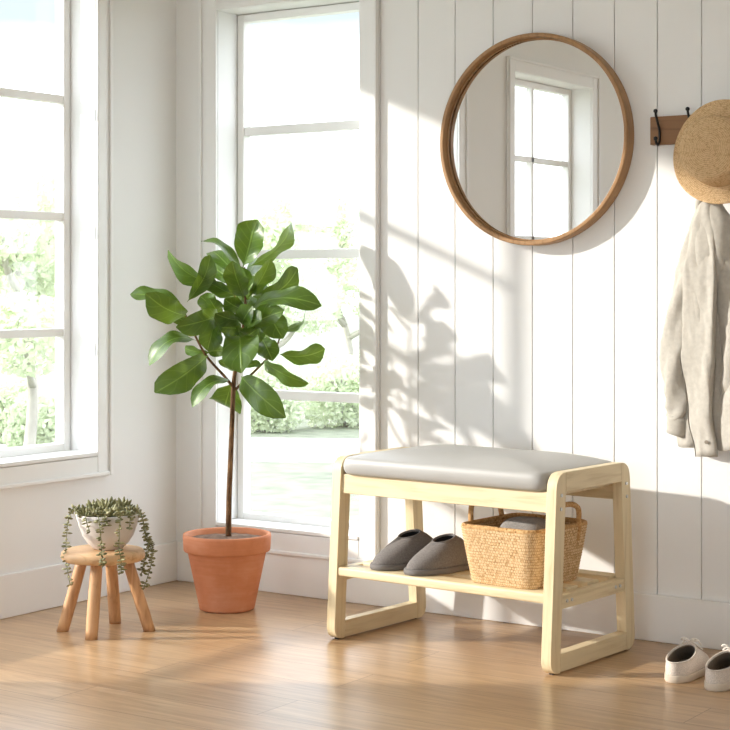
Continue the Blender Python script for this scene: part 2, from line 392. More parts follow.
wb = wall_with_openings('wall_back', 'y', 0, RX, W_BACK, (.006, WT))
bm = bmesh.new(); box(bm, 0, .706, 0, .006, 0, .168); box(bm, 0, .155, 0, .006, .168, 1.627); box(bm, .645, .706, 0, .006, .168, 1.627); box(bm, 0, .706, 0, .006, 1.627, RZ)
link('plaster', bm, 'wall', wb)
bm = bmesh.new(); xs = [.706, .825] + [.825 + .1125 * k for k in range(1, 33)]
for a_, b_ in zip(xs, xs[1:]):
    b_ = min(b_, RX)
    if b_ - a_ < .01: continue
    box(bm, a_ + .0012, b_ - .0012, 0, .006, 0, RZ)
link('vertical_boards', bm, 'wall', wb, bevel=.0012, seg=2)
def baseboard(name, x0, x1, y0, y1):
    bm = bmesh.new(); box(bm, x0, x1, y0, y1, 0, .112); tag(link(name, bm, 'trim', bevel=.003), kind='structure')
baseboard('baseboard_back', .012, RX, -.012, -.0001)
baseboard('baseboard_left', .0001, .012, -.72, -.0001)
baseboard('baseboard_left_far', .0001, .012, -RY, -1.76)
baseboard('baseboard_right', RX - .012, RX - .0001, -RY, -.012)
baseboard('baseboard_front', .012, RX - .012, -RY + .0001, -RY + .012)

def window(num, side, op, bars, cols, gp, casing=.055, fw=.026, lo=None, hi=None, sides=(1, 1)):
    """frame, glazing bars, pane, casing and sill of one window; gp = how far the sash lies outside the inner wall face"""
    l, h, s, t = op
    def T(bm, p0, p1, d0, d1, z0, z1):      # along the wall, depth outwards (negative = into the room), height
        if side == 'L': box(bm, -d1, -d0, p0, p1, z0, z1)
        elif side == 'R': box(bm, RX + d0, RX + d1, p0, p1, z0, z1)
        elif side == 'B': box(bm, p0, p1, d0, d1, z0, z1)
        else: box(bm, p0, p1, -RY - d1, -RY - d0, z0, z1)
    g = .0015; lo = lo or fw; hi = hi or fw
    bm = bmesh.new(); d0, d1 = gp, gp + .035
    T(bm, l + g, l + lo, d0, d1, s + g, t - g); T(bm, h - hi, h - g, d0, d1, s + g, t - g)
    T(bm, l + lo, h - hi, d0, d1, s + g, s + fw * 1.25); T(bm, l + lo, h - hi, d0, d1, t - fw, t - g)
    fr = tag(link('window_%d' % num, bm, 'sash', bevel=.003), kind='structure')
    bm = bmesh.new()
    for z, hh in bars: T(bm, l + lo, h - hi, d0 + .004, d1 - .004, z - hh / 2, z + hh / 2)
    for k in range(1, cols):
        c = l + (h - l) * k / cols; T(bm, c - .011, c + .011, d0 + .004, d1 - .004, s + fw, t - fw)
    if bars or cols > 1: link('glazing_bars', bm, 'sash', fr, bevel=.002)
    else: bm.free()
    bm = bmesh.new(); q = (d0 + d1) / 2; T(bm, l + lo * .6, h - hi * .6, q - .002, q + .002, s + fw * .6, t - fw * .6); link('pane', bm, 'glass', fr)
    bm = bmesh.new(); c = casing
    e_ = .012; A, B = (c if sides[0] else 0), (c if sides[1] else 0)
    if A: T(bm, l - c, l, -.011, -.0005, s - c, t + c); T(bm, l - c, l - c + e_, -.018, -.011, s - c, t + c)
    if B: T(bm, h, h + c, -.011, -.0005, s - c, t + c); T(bm, h + c - e_, h + c, -.018, -.011, s - c, t + c)
    T(bm, l, h, -.011, -.0005, t, t + c); T(bm, l, h, -.011, -.0005, s - c, s)
    T(bm, l - A + (e_ if A else 0), h + B - (e_ if B else 0), -.018, -.011, t + c - e_, t + c); T(bm, l - A + (e_ if A else 0), h + B - (e_ if B else 0), -.018, -.011, s - c, s - c + e_)
    link('casing', bm, 'trim', fr, bevel=.0035)
    bm = bmesh.new(); T(bm, l + g, h - g, -.014, d0, s + g, s + .012); link('sill', bm, 'trim', fr, bevel=.002)
    return fr
LB = [(1.358, .023), (1.037, .023), (.720, .023)]
window(1, 'L', W_LEFT[0], LB, 1, .09, lo=.012, sides=(0, 1))
window(2, 'L', W_LEFT[1], [(.37, .03)], 1, .09, hi=.012, sides=(1, 0))
window(3, 'L', W_LEFT[2], LB, 2, .09)
window(4, 'B', W_BACK[0], [(1.290, .026), (.937, .026), (.539, .026)], 1, .085, casing=.06, fw=.024)
for i, op in enumerate(W_RIGHT_FILL): window(5 + i, 'R', op, [(1.0, .03)], 2, .09)  # invented window out of view, there to brighten the room
for i, op in enumerate(W_FRONT_FILL): window(7 + i, 'F', op, [(1.0, .03)], 2, .09)  # invented window behind the camera, also only for fill light

# ------------------------------------------------------------------ garden outside
bm = bmesh.new(); box(bm, -30, 30, -30, 40, -.3, -.125); tag(link('lawn', bm, 'lawn'), kind='structure')
bm = bmesh.new(); pc = at(300, 448, 9.9); box(bm, -14, 14, -.65, .65, -.124, -.11)
pth = tag(link('garden_path', bm, 'gravel'), kind='structure'); pth.location = (pc.x, pc.y, 0); pth.rotation_euler = (0, 0, YAW - R(3))
def leaf_cloud(bm, c, r, n, rng, size=.05):
    for _ in range(n):
        while True:
            p = Vector((rng.uniform(-1, 1), rng.uniform(-1, 1), rng.uniform(-1, 1)))
            if .15 < p.length < 1: break
        p = Vector(c) + Vector((p.x * r[0], p.y * r[1], p.z * r[2]))
        a = Vector((rng.uniform(-1, 1), rng.uniform(-1, 1), rng.uniform(-1, 1))).normalized(); b = a.orthogonal().normalized()
        L = size * rng.uniform(.6, 1.3); n_ = a.cross(b)
        bm.faces.new([bm.verts.new(p + q) for q in (-a * L * .5, b * L * .28 + n_ * L * .06, a * L * .5, -b * L * .28 + n_ * L * .06)])
def garden_tree(loc, h, crown, seed, label, group):
    rng = random.Random(seed); t = thing('garden_tree', label, 'tree', loc, 0, group)
    bm = bmesh.new(); tips = []
    lean = rng.uniform(-.25, .25)
    trunk = smooth_path([(0, 0, 0), (lean * .3, .05, h * .3), (lean, -.05, h * .62), (lean * 1.4, 0, h * .95)], 5)
    tube(bm, trunk, [.036 - .026 * i / (len(trunk) - 1) for i in range(len(trunk))], 7)
    for k in range(6):
        p = trunk[5 + k + (k > 3)]; a = rng.uniform(0, 6.28); L = rng.uniform(.5, 1.0) * crown
        q = p + Vector((math.cos(a) * L * .7, math.sin(a) * L * .7, L * .8)); tips.append(q)
        tube(bm, smooth_path([p, p.lerp(q, .5) + Vector((0, 0, -.08)), q], 4), [.03 - .0026 * i for i in range(9)], 5)
    link('trunk', bm, 'out_bark', t, True)
    bm = bmesh.new()
    for q in tips + [trunk[-1], trunk[-4]]: leaf_cloud(bm, q, (crown * .55, crown * .55, crown * .5), 850, rng)
    link('foliage', bm, 'out_leaf', t)
def garden_shrub(loc, r, seed, label, group):
    rng = random.Random(seed); t = thing('garden_shrub', label, 'shrub', loc, 0, group)
    bm = bmesh.new()
    for k in range(7): tube(bm, [(0, 0, 0), (rng.uniform(-r, r) * .3, rng.uniform(-r, r) * .3, r * .6), (rng.uniform(-r, r) * .7, rng.uniform(-r, r) * .7, r * 1.2)], [.02, .013, .006], 5)
    link('stem', bm, 'out_bark', t, True)
    bm = bmesh.new()
    for k in range(6):
        a = k * 1.05; leaf_cloud(bm, (math.cos(a) * r * .45, math.sin(a) * r * .45, r * (.55 + .45 * (k % 2))), (r * .6, r * .6, r * .62), 900, rng, .042)
    link('foliage', bm, 'out_leaf', t)
def ground_at(u, dep):
    p = at(u, 300, dep); return (p.x, p.y, -.125)
for (u, dep, h, cr), lb in zip([(26, 8.6, 1.55, .42), (60, 10.8, 1.8, .55), (262, 12.5, 1.6, .5), (352, 14.2, 1.75, .6), (-150, 10.5, 2.6, .7), (560, 13.0, 2.4, .8)],
    ['pale trunked garden tree forking behind the left-hand window pane', 'slim pale garden tree behind the forking one in the left-hand window', 'small bleached garden tree behind the fig plant in the back window', 'small bleached garden tree beside the right edge of the back window', 'tall pale garden tree outside the left windows', 'pale garden tree beyond the boarded wall']):
    garden_tree(ground_at(u, dep), h, cr, int(u) + 200, lb, 'pale trees in the garden')
for (u, dep, r), lb in zip([(2, 10.3, .25), (46, 9.6, .23), (262, 11.2, .30), (345, 11.6, .32), (-110, 9.4, .36), (500, 10.6, .42)],
    ['sunlit garden shrub low in the left-hand window, nearest the picture edge', 'small sunlit garden shrub low in the left-hand window beside the sash stile', 'bleached shrub beyond the lawn at the left edge of the back window', 'bleached shrub beyond the lawn at the right edge of the back window', 'garden shrub out past the left windows', 'garden shrub beyond the boarded wall']):
    garden_shrub(ground_at(u, dep), r, int(u) + 300, lb, 'pale shrubs beyond the lawn')

# ------------------------------------------------------------------ bench
BX, BY, BROT = 1.1640, -.2670, R(-4.0)
bench = thing('storage_bench', 'pale birch bench with grey cushioned seat and slatted shoe shelf against boarded wall', 'bench', (BX, BY, 0), BROT)
HX, HY, BH, SHR, LT, LW = .3145, .1879, .4395, .028, .026, .040
def rounded(pts, radii, n=6):
    out = []; k = len(pts)
    for i in range(k):
        p = Vector(pts[i]); r = radii[i]
        if r <= 0: out.append(p); continue
        a = (Vector(pts[i - 1]) - p).normalized(); b = (Vector(pts[(i + 1) % k]) - p).normalized()
        p0, p1 = p + a * r, p + b * r
        for j in range(n + 1):
            t = j / n; out.append(p0 * (1 - t) ** 2 + p * 2 * t * (1 - t) + p1 * t * t)
    return [tuple(v) for v in out]
def yedge(z, s): return s * (HY - SHR * z / BH)       # outer edge of the frame at height z, s = -1 front, +1 back
RAIL = .044
for sx in (-1, 1):
    x0 = sx * HX; x1 = sx * (HX - LT); xa, xb = min(x0, x1), max(x0, x1)
    for s in (-1, 1):
        z0 = .002
        pts = [(yedge(z0, s), z0), (yedge(BH, s), BH), (yedge(BH, s) - s * LW, BH), (yedge(BH - RAIL, s) - s * LW, BH - RAIL), (yedge(RAIL, s) - s * LW, RAIL), (yedge(z0, s) - s * LW, z0)]
        bm = bmesh.new(); prism(bm, rounded(pts, [.036, .038, 0, 0, 0, 0]), 0, xa, xb); leg = link('leg', bm, 'birch_z', bench, bevel=.003)
        if sx > 0:
            for z in (.390, .360):
                bm = bmesh.new(); 
                for f_ in bmesh.ops.create_cone(bm, cap_ends=True, segments=14, radius1=.0042, radius2=.0036, depth=.003)['verts']: pass
                bmesh.ops.transform(bm, matrix=Matrix.Translation((HX + .001, yedge(z, s) - s * (LW * .5), z)) @ Matrix.Rotation(R(90), 4, 'Y'), verts=bm.verts)
                link('screw', bm, 'chrome', leg)
        bm = bmesh.new(); box(bm, xa + .008, xb - .008, *sorted((yedge(0, s) - s * .024, yedge(0, s) - s * .037)), .0, .004); link('foot_pad', bm, 'pad', bench)
    f, g = yedge(BH, -1) + LW, yedge(BH, 1) - LW; f2, g2 = yedge(BH - RAIL, -1) + LW, yedge(BH - RAIL, 1) - LW
    bm = bmesh.new(); prism(bm, [(f, BH), (g, BH), (g2, BH - RAIL), (f2, BH - RAIL)], 0, xa, xb); link('top_rail', bm, 'birch_y', bench, bevel=.0015)
    f, g = yedge(.004, -1) + LW, yedge(.004, 1) - LW; f2, g2 = yedge(RAIL, -1) + LW, yedge(RAIL, 1) - LW
    bm = bmesh.new(); prism(bm, [(f2, RAIL), (g2, RAIL), (g, .004), (f, .004)], 0, xa, xb); link('bottom_rail', bm, 'birch_y', bench, bevel=.0015)
    zs0, zs1 = .140, .170
    f, g = yedge(zs0, -1) + LW, yedge(zs0, 1) - LW; f2, g2 = yedge(zs1, -1) + LW, yedge(zs1, 1) - LW
    bm = bmesh.new(); prism(bm, [(f2, zs1), (g2, zs1), (g, zs0), (f, zs0)], 0, xa + .002, xb - .002); sr = link('shelf_rail', bm, 'birch_y', bench, bevel=.0015)
    if sx > 0:
        for y in (f + .022, f + .042, g - .042, g - .022):
            bm = bmesh.new(); bmesh.ops.create_cone(bm, cap_ends=True, segments=14, radius1=.0042, radius2=.0036, depth=.003)
            bmesh.ops.transform(bm, matrix=Matrix.Translation((HX - .001, y, .156)) @ Matrix.Rotation(R(90), 4, 'Y'), verts=bm.verts); link('screw', bm, 'chrome', sr)
XI = HX - LT
for s in (-1, 1):
    z0, z1 = .351, .397
    bm = bmesh.new(); prism(bm, [(yedge(z0, s) - s * .006, z0), (yedge(z1, s) - s * .006, z1), (yedge(z1, s) - s * .028, z1), (yedge(z0, s) - s * .028, z0)], 0, -XI, XI); link('seat_rail', bm, 'birch_x', bench, bevel=.002)
bm = bmesh.new()
yf = yedge(.18, -1)
def slat(y0, y1, z0=.154, z1=.176):
    prism(bm, rounded([(y0, z0), (y1, z0), (y1, z1), (y0, z1)], [.006] * 4, 4), 0, -XI + .0005, XI - .0005)
slat(yf + .002, yf + .058); slat(yf + .098, yf + .150); slat(yf + .190, yf + .242); slat(yf + .285, yf + .338)
link('shelf', bm, 'birch_x', bench, bevel=.0015)
# cushion: rounded pad, crowned on top, bulging out over the front rail
bm = bmesh.new(); nx, ny = 48, 26; cx0 = XI - .0015; fy, by = -(HY - SHR * .92) - .006, (HY - SHR * .95) - .004
def cush(i, j, layer):
    a, b = i / nx * 2 - 1, j / ny * 2 - 1
    return a, b
rings = []
for k in range(9):      # side profile: bottom edge, bulge, top edge
    t = k / 8; ang = -math.pi / 2 + math.pi * t; grow = .010 * math.cos(ang); z = .418 + .021 * math.sin(ang)
    ring = []
    X, Y0, Y1 = cx0 - .012 + min(grow, .010), fy + .006 - grow, by - .006 + grow
    nseg = 36
    for s_ in range(4):
        for q in range(nseg):
            u = q / nseg
            P_ = [(-X + 2 * X * u, Y0), (X, Y0 + (Y1 - Y0) * u), (X - 2 * X * u, Y1), (-X, Y1 - (Y1 - Y0) * u)][s_]
            ring.append(P_)
    # round the plan corners
    rr = .022; out = []
    for (x, y) in ring:
        cxx = max(-X + rr, min(X - rr, x)); cyy = max(Y0 + rr, min(Y1 - rr, y)); d = Vector((x - cxx, y - cyy))
        if d.length > rr: d = d.normalized() * rr
        out.append((cxx + d.x, cyy + d.y))
    rings.append([(x, y, z) for x, y in out])
yc = (fy + by) / 2
base = rings[-1]
for k in range(1, 9):
    q = 1 - k / 8.5
    rings.append([(x * q, yc + (y - yc) * q, .439 + .023 * (1 - q ** 3.2)) for x, y, z in base])
loft(bm, rings, uv=False, cap0=True, cap1=True); bmesh.ops.recalc_face_normals(bm, faces=bm.faces)
link('cushion', bm, 'leather', bench, True)
bm = bmesh.new(); box(bm, -XI + .004, XI - .004, fy + .02, by - .02, .384, .3975); link('seat_board', bm, 'birch_x', bench)

# ------------------------------------------------------------------ shoes
def sole_pts(L, wmax, n=48, heel=.82, grow=0.0):
    out = []
    for k in range(n):
        th = 2 * math.pi * k / n; yn = (1 - math.cos(th)) / 2; sgn = 1 if math.sin(th) >= 0 else -1
        sm = max(0, min(1, (yn - .3) / .4)); sm = sm * sm * (3 - 2 * sm)
        wv = (heel + (1 - heel) * sm) * wmax * max(0, 1 - abs(2 * yn - 1) ** 2.6) ** .5
        out.append(Vector((sgn * (wv + grow) if wv > 0 else 0, yn * (L + 2 * grow) - grow, 0)))
    return out
def shoe_upper(L, wmax, zs, rim_c, rim_a, rim_b, zr_heel, zr_throat, bulge, heel=.82, n=48, rows=10, power=1.0, heel_up=.55):
    B = sole_pts(L, wmax, n, heel); rings = [[] for _ in range(rows + 1)]
    for k, b in enumerate(B):
        th = 2 * math.pi * k / n; yn = (1 - math.cos(th)) / 2
        T = Vector((math.sin(th) * rim_b, rim_c - math.cos(th) * rim_a, zr_heel + (zr_throat - zr_heel) * yn ** power))
        b0 = Vector((b.x, b.y, zs)); h = T.z - zs
        wq = yn ** 2; c1 = b0 + Vector((0, 0, h * ((.55 - .30 * wq) + (heel_up - .55) * (1 - yn) ** 2) + bulge * wq)) + Vector((b.x * .10, 0, 0)); c2 = T + (Vector((b.x, b.y, T.z)) - T) * .40 + Vector((0, 0, -h * (.10 + .26 * wq)))
        for r in range(rows + 1):
            t = r / rows; rings[r].append(b0 * (1 - t) ** 3 + c1 * 3 * t * (1 - t) ** 2 + c2 * 3 * t * t * (1 - t) + T * t ** 3)
    return rings
def add_solid(o, th, inner=1):
    d = o.modifiers.new('thickness', 'SOLIDIFY'); d.thickness = th; d.offset = -1; d.material_offset = inner; d.material_offset_rim = 0
def flat_sole(bm, L, wmax, z0, z1, heel, grow):
    P = sole_pts(L, wmax, 48, heel, grow); ins = [(p.x * .97, p.y * .98 + L * .01, 0) for p in P]
    loft(bm, [[(p[0], p[1], z0) for p in ins], [(p.x, p.y, z0 + .003) for p in P], [(p.x, p.y, z1 - .002) for p in P], [(p[0], p[1], z1) for p in ins]], uv=False, cap0=True, cap1=True)
    bmesh.ops.recalc_face_normals(bm, faces=bm.faces)
def make_slipper():
    t = thing('slipper', 'grey felt slipper on the bench shelf beside the woven basket', 'slipper', (0, 0, 0), 0, 'grey slippers on the bench shelf')
    L, W = .228, .045
    bm = bmesh.new(); flat_sole(bm, L, W, 0, .013, .86, .0045); link('sole', bm, 'felt_sole', t, True)
    bm = bmesh.new(); rings = shoe_upper(L, W, .011, .116, .029, .0235, .081, .067, .006, .86, heel_up=.12); loft(bm, rings, uv=False); bmesh.ops.recalc_face_normals(bm, faces=bm.faces)
    o = link('upper', bm, ['felt', 'dark_lining'], t, True); add_solid(o, .004)
    bm = bmesh.new(); tube(bm, [rings[-1][k % 48] for k in range(49)], .0022, 6, False); link('collar_binding', bm, 'felt', t, True)
    bm = bmesh.new(); P = sole_pts(L * .95, W * .88, 48, .85); bm.faces.new([bm.verts.new((p.x, p.y + L * .025, .0145)) for p in P]); link('insole', bm, 'dark_lining', t)
    return t
sl1 = make_slipper()
def put(o, x, y, z, toe):
    d = Vector((toe[0] - x, toe[1] - y)); o.location = (x, y, z); o.rotation_euler = (0, 0, math.atan2(d.y, d.x) - math.pi / 2)
SHZ = .1765
put(sl1, 1.126, -.205, SHZ, (1.068, -.432))
tag(sl1, 'grey felt slipper on the bench shelf standing right beside the woven basket')
sl2 = copy_tree(sl1); put(sl2, 1.020, -.190, SHZ, (.964, -.414)); tag(sl2, 'grey felt slipper on the bench shelf, the one farther from the woven basket')

def make_sneaker():
    t = thing('sneaker', 'x', 'shoe', (0, 0, 0), 0, 'pale sneakers on the floor')
    L, W = .195, .037
    bm = bmesh.new(); flat_sole(bm, L, W, 0, .016, .86, .0025); link('sole', bm, 'rubber', t, True)
    bm = bmesh.new(); rings = shoe_upper(L, W, .014, .058, .055, .0275, .043, .064, .008, .88, power=1.6); loft(bm, rings, uv=False); bmesh.ops.recalc_face_normals(bm, faces=bm.faces)
    o = link('upper', bm, ['canvas', 'canvas_in'], t, True); add_solid(o, .003)
    bm = bmesh.new(); P = sole_pts(L * .94, W * .88, 48, .88); bm.faces.new([bm.verts.new((p.x, p.y + L * .03, .0175)) for p in P]); link('insole', bm, 'canvas_in', t)
    bm = bmesh.new(); tube(bm, [rings[-1][k % 48] for k in range(49)], .0022, 6, False); link('collar_binding', bm, 'canvas', t, True)
    bm = bmesh.new()
    def surf(yv):   # top of the vamp along the middle
        c = [r[24] for r in rings]
        for a, b in zip(c, c[1:]):
            if (a.y - yv) * (b.y - yv) <= 0: return a.lerp(b, (yv - a.y) / (b.y - a.y + 1e-9)).z
        return c[-1].z
    for k in range(4):
        y = .117 + k * .011; z = surf(y) + .003
        for s in (-1, 1):
            tube(bm, smooth_path([(-.016 * s, y + .003, z - .005), (0, y + .005, z + .0015), (.016 * s, y + .008, z - .006)], 4), .0018, 5)
    y = .113; z = surf(y) + .006
    for s in (-1, 1):
        tube(bm, smooth_path([(0, y, z), (s * .010, y - .004, z + .007), (s * .020, y + .003, z + .002), (s * .008, y + .003, z), (0, y, z)], 5), .0017, 5)
        tube(bm, smooth_path([(0, y, z), (s * .011, y + .012, z + .001), (s * .022, y + .016, z - .010)], 5), .0016, 5)
    link('laces', bm, 'lace', t, True)
    return t
sn1 = make_sneaker(); put(sn1, 1.705, -.378, 0, (1.688, -.17)); tag(sn1, 'pale canvas sneaker on the floor, the one nearer the bench')
sn2 = copy_tree(sn1); put(sn2, 1.803, -.398, 0, (1.793, -.19)); tag(sn2, 'pale canvas sneaker on the floor, the one farther from the bench at the picture edge')

# ------------------------------------------------------------------ basket with a folded cloth
def rrect(x0, x1, y0, y1, r, n=8, m=14):
    out = []
    for cx_, cy_, a0, (ex, ey) in ((x1 - r, y0 + r, -90, (x1, y1 - r)), (x1 - r, y1 - r, 0, (x0 + r, y1)), (x0 + r, y1 - r, 90, (x0, y0 + r)), (x0 + r, y0 + r, 180, (x1 - r, y0))):
        for k in range(n + 1):
            a = R(a0 + 90 * k / n); out.append((cx_ + r * math.cos(a), cy_ + r * math.sin(a)))
        lx, ly = out[-1]
        for k in range(1, m): out.append((lx + (ex - lx) * k / m, ly + (ey - ly) * k / m))
    return out
bk = thing('woven_basket', 'tan woven seagrass basket with two loop handles on the bench shelf', 'basket', (1.321, -.330, .1765), R(-5))
BHT = .128
def brings(inset, z0, z1, rows, sc=.0022):
    rings = []
    for i in range(rows * 3 + 1):
        t = i / (rows * 3); q = .4 + .6 * t if False else t
        fx = .088 + .018 * q ** .9; fy_ = .100 + .020 * q ** .9
        b = sc * abs(math.sin(math.pi * t * rows)) if sc else 0
        d = -inset + b
        rings.append([(x, y, z0 + (z1 - z0) * t) for x, y in rrect(-fx - d, fx + d, -fy_ - d, fy_ + d, .030 + d)])
    return rings
bm = bmesh.new(); outer = brings(.0, .0, BHT, 20, .0017); inner = brings(.008, .006, BHT, 20, .0012)
V1 = loft(bm, outer); V2 = loft(bm, inner)
bm.faces.new(V1[0][::-1]); bm.faces.new(V2[0])
n = len(V1[-1])
for k in range(n): bm.faces.new((V1[-1][k], V1[-1][(k + 1) % n], V2[-1][(k + 1) % n], V2[-1][k]))
bmesh.ops.recalc_face_normals(bm, faces=bm.faces); link('body', bm, 'basket', bk, True)
bm = bmesh.new(); rr_ = rrect(-.102, .102, -.116, .116, .030); rr_.append(rr_[0]); tube(bm, [(x, y, BHT) for x, y in rr_], .0062, 8, False); link('rim', bm, 'basket_rim', bk, True)
for s in (-1, 1):
    bm = bmesh.new(); tube(bm, smooth_path([(s * .101, -.064, BHT - .035), (s * .106, -.062, BHT + .006), (s * .110, -.050, BHT + .042), (s * .111, 0, BHT + .053), (s * .110, .050, BHT + .042), (s * .106, .062, BHT + .006), (s * .101, .064, BHT - .035)], 6), .0062, 8); link('handle', bm, 'basket_rim', bk, True)
cl = thing('folded_cloth', 'grey folded cloth lying inside the woven basket', 'cloth', (1.334, -.330, .185), R(-5))
def cloth_roll(cy_, z, r, seed, wid):
    bm = bmesh.new(); rings = []
    for i in range(13):
        t = i / 12 * 2 - 1; q = (1 - abs(t) ** 4) ** .5 if abs(t) < 1 else .02; q = max(q, .05); ring = []
        for k in range(24):
            a = 2 * math.pi * k / 24; rad = r * q * (1 + .06 * math.sin(3 * a + seed + t * 2))
            ring.append((t * wid, cy_ + rad * math.cos(a) * 1.15, z + rad * math.sin(a) * .85))
        rings.append(ring)
    loft(bm, rings, uv=False, cap0=True, cap1=True); bmesh.ops.recalc_face_normals(bm, faces=bm.faces); return bm
link('lower_fold', cloth_roll(.0, .045, .050, .5, .078), 'folded', cl, True)
link('upper_fold', cloth_roll(-.010, .098, .046, 2.2, .062), 'folded', cl, True)

# ------------------------------------------------------------------ stool
st = thing('plant_stool', 'small round natural wood stool with four splayed legs under the succulent bowl', 'stool', (.329, -.659, 0))
def ls(p): return (p[0] - .305, p[1] + .640, p[2])
for (tx, ty), (bx, by_) in (((.328, -.688), (.342, -.722)), ((.255, -.660), (.216, -.690)), ((.358, -.612), (.392, -.569)), ((.283, -.590), (.257, -.545))):
    bm = bmesh.new(); a, b = Vector(ls((bx, by_, 0))), Vector(ls((tx, ty, .178)))
    d = (b - a) / .178; prof = []
    for i in range(9):
        z = .178 * i / 8; c = a + d * z; r = .0155 - .0018 * abs(i / 8 - .35)
        prof.append([(c.x + r * math.cos(q), c.y + r * math.sin(q), z) for q in [2 * math.pi * k / 18 for k in range(18)]])
    loft(bm, prof, uv=False, cap0=True, cap1=True); bmesh.ops.recalc_face_normals(bm, faces=bm.faces); link('leg', bm, 'stool_leg', st, True)
bm = bmesh.new()
pr = [(0, .175), (.086, .175), (.094, .177), (.099, .182), (.101, .189), (.099, .197), (.094, .2015), (.087, .203), (0, .203)]
lathe(bm, pr, 56, wob=lambda a, i: .022 * math.sin(2 * a + .5) + .012 * math.sin(3 * a + 1) + .006 * math.sin(7 * a)); bmesh.ops.recalc_face_normals(bm, faces=bm.faces); link('seat', bm, 'stool_seat', st, True)

# ------------------------------------------------------------------ succulents
BOWL = Vector((.338, -.652, .203)); bd = (BOWL - EYE).dot(FW)
sp_ = thing('potted_succulent', 'white concrete bowl of trailing succulents standing on the wooden stool', 'plant', tuple(BOWL))
bm = bmesh.new(); lathe(bm, [(0, 0), (.030, 0), (.036, .003), (.050, .016), (.062, .034), (.071, .058), (.0785, .086), (.0765, .0875), (.0735, .085), (.066, .060), (.055, .034), (0, .02)], 48); bmesh.ops.recalc_face_normals(bm, faces=bm.faces)
link('bowl', bm, 'concrete', sp_, True)
bm = bmesh.new(); lathe(bm, [(0, .082), (.04, .081), (.072, .077)], 32); link('soil', bm, 'soil', sp_, True)
def spindle(bm, p, d, L, r, seg=6):
    d = d.normalized(); u = d.orthogonal().normalized(); w_ = d.cross(u)
    prof = [(0, .25), (.25, .8), (.5, 1), (.75, .75), (.92, .35)]
    rings = [[bm.verts.new(p + d * L * t + (u * math.cos(a) * r + w_ * math.sin(a) * r * .7) * q) for a in [2 * math.pi * k / seg for k in range(seg)]] for t, q in prof]
    for A, B in zip(rings, rings[1:]):
        for k in range(seg): bm.faces.new((A[k], A[(k + 1) % seg], B[(k + 1) % seg], B[k]))
    tip = bm.verts.new(p + d * L)
    for k in range(seg): bm.faces.new((rings[-1][k], rings[-1][(k + 1) % seg], tip))
    bm.faces.new(rings[0][::-1])
rng = random.Random(5)
VR = RT; VF = -FW        # right and towards the viewer, seen from the room
for i, (a, b, h, L, r) in enumerate([(-.048, .030, .088, .030, .0045), (-.020, .042, .090, .032, .004), (.018, .040, .092, .028, .005), (.050, .025, .088, .030, .005), (-.040, -.015, .092, .036, .0042), (-.004, .004, .096, .040, .004), (.036, -.008, .096, .036, .005), (.0, -.045, .092, .034, .0045), (.060, -.020, .084, .026, .004), (-.062, .002, .084, .026, .004)]):
    bm = bmesh.new(); c = VR * a + VF * b + UP * (h - .006)
    for k in range(17):
        az = k * 2.4; el = R(2 + 74 * (k / 17)); d = Vector((math.cos(az) * math.cos(el), math.sin(az) * math.cos(el), math.sin(el)))
        spindle(bm, c, d, L * rng.uniform(.8, 1.2), r * rng.uniform(1.0, 1.4))
    link('rosette', bm, 'succulent', sp_, True)
for i, pts in enumerate([[(84, 514, .02), (76, 508, .03), (70, 513, .04), (67, 530, .045), (66, 557, .05), (70, 585, .05)],
                         [(99, 514, .070), (97, 511, .080), (99, 520, .088), (101, 540, .105), (102, 558, .122), (103, 566, .122)],
                         [(119, 514, .070), (120, 511, .080), (120, 520, .088), (119, 546, .112), (121, 560, .124), (121, 574, .122)],
                         [(131, 514, .03), (138, 510, .03), (143, 520, .03), (146, 538, .02), (152, 552, .02), (150, 569, .02), (143, 590, .02)],
                         [(133, 516, .01), (140, 514, .01), (145, 530, .0), (149, 546, -.005), (144, 562, -.005), (141, 576, -.005)],
                         [(90, 514, .055), (87, 512, .062), (86, 520, .075), (90, 532, .08)],
                         [(108, 514, .074), (107, 511, .082), (106, 518, .088), (107, 526, .086)],
                         [(126, 514, .060), (129, 511, .066), (130, 520, .074), (129, 530, .078)]]):
    P = smooth_path([at(u, v, bd - d) - BOWL for u, v, d in pts], 8)
    bm = bmesh.new(); tube(bm, P, .0011, 5); vn = link('trailing_stem', bm, 'vine', sp_, True)
    bm = bmesh.new(); acc = 0; k = 0
    for a, b in zip(P, P[1:]):
        acc += (b - a).length
        if acc > .0045:
            acc = 0; k += 1; t = (b - a).normalized(); s = t.orthogonal().normalized(); s.rotate(Matrix.Rotation(k * 2.2 + rng.uniform(-.5, .5), 3, t))
            for q in (-1, 1):
                if rng.random() < .8: spindle(bm, b, (s * q + t * .25 + UP * .25), rng.uniform(.010, .016), rng.uniform(.0028, .0040), 6)
    link('bead_leaves', bm, 'succulent', vn, True)

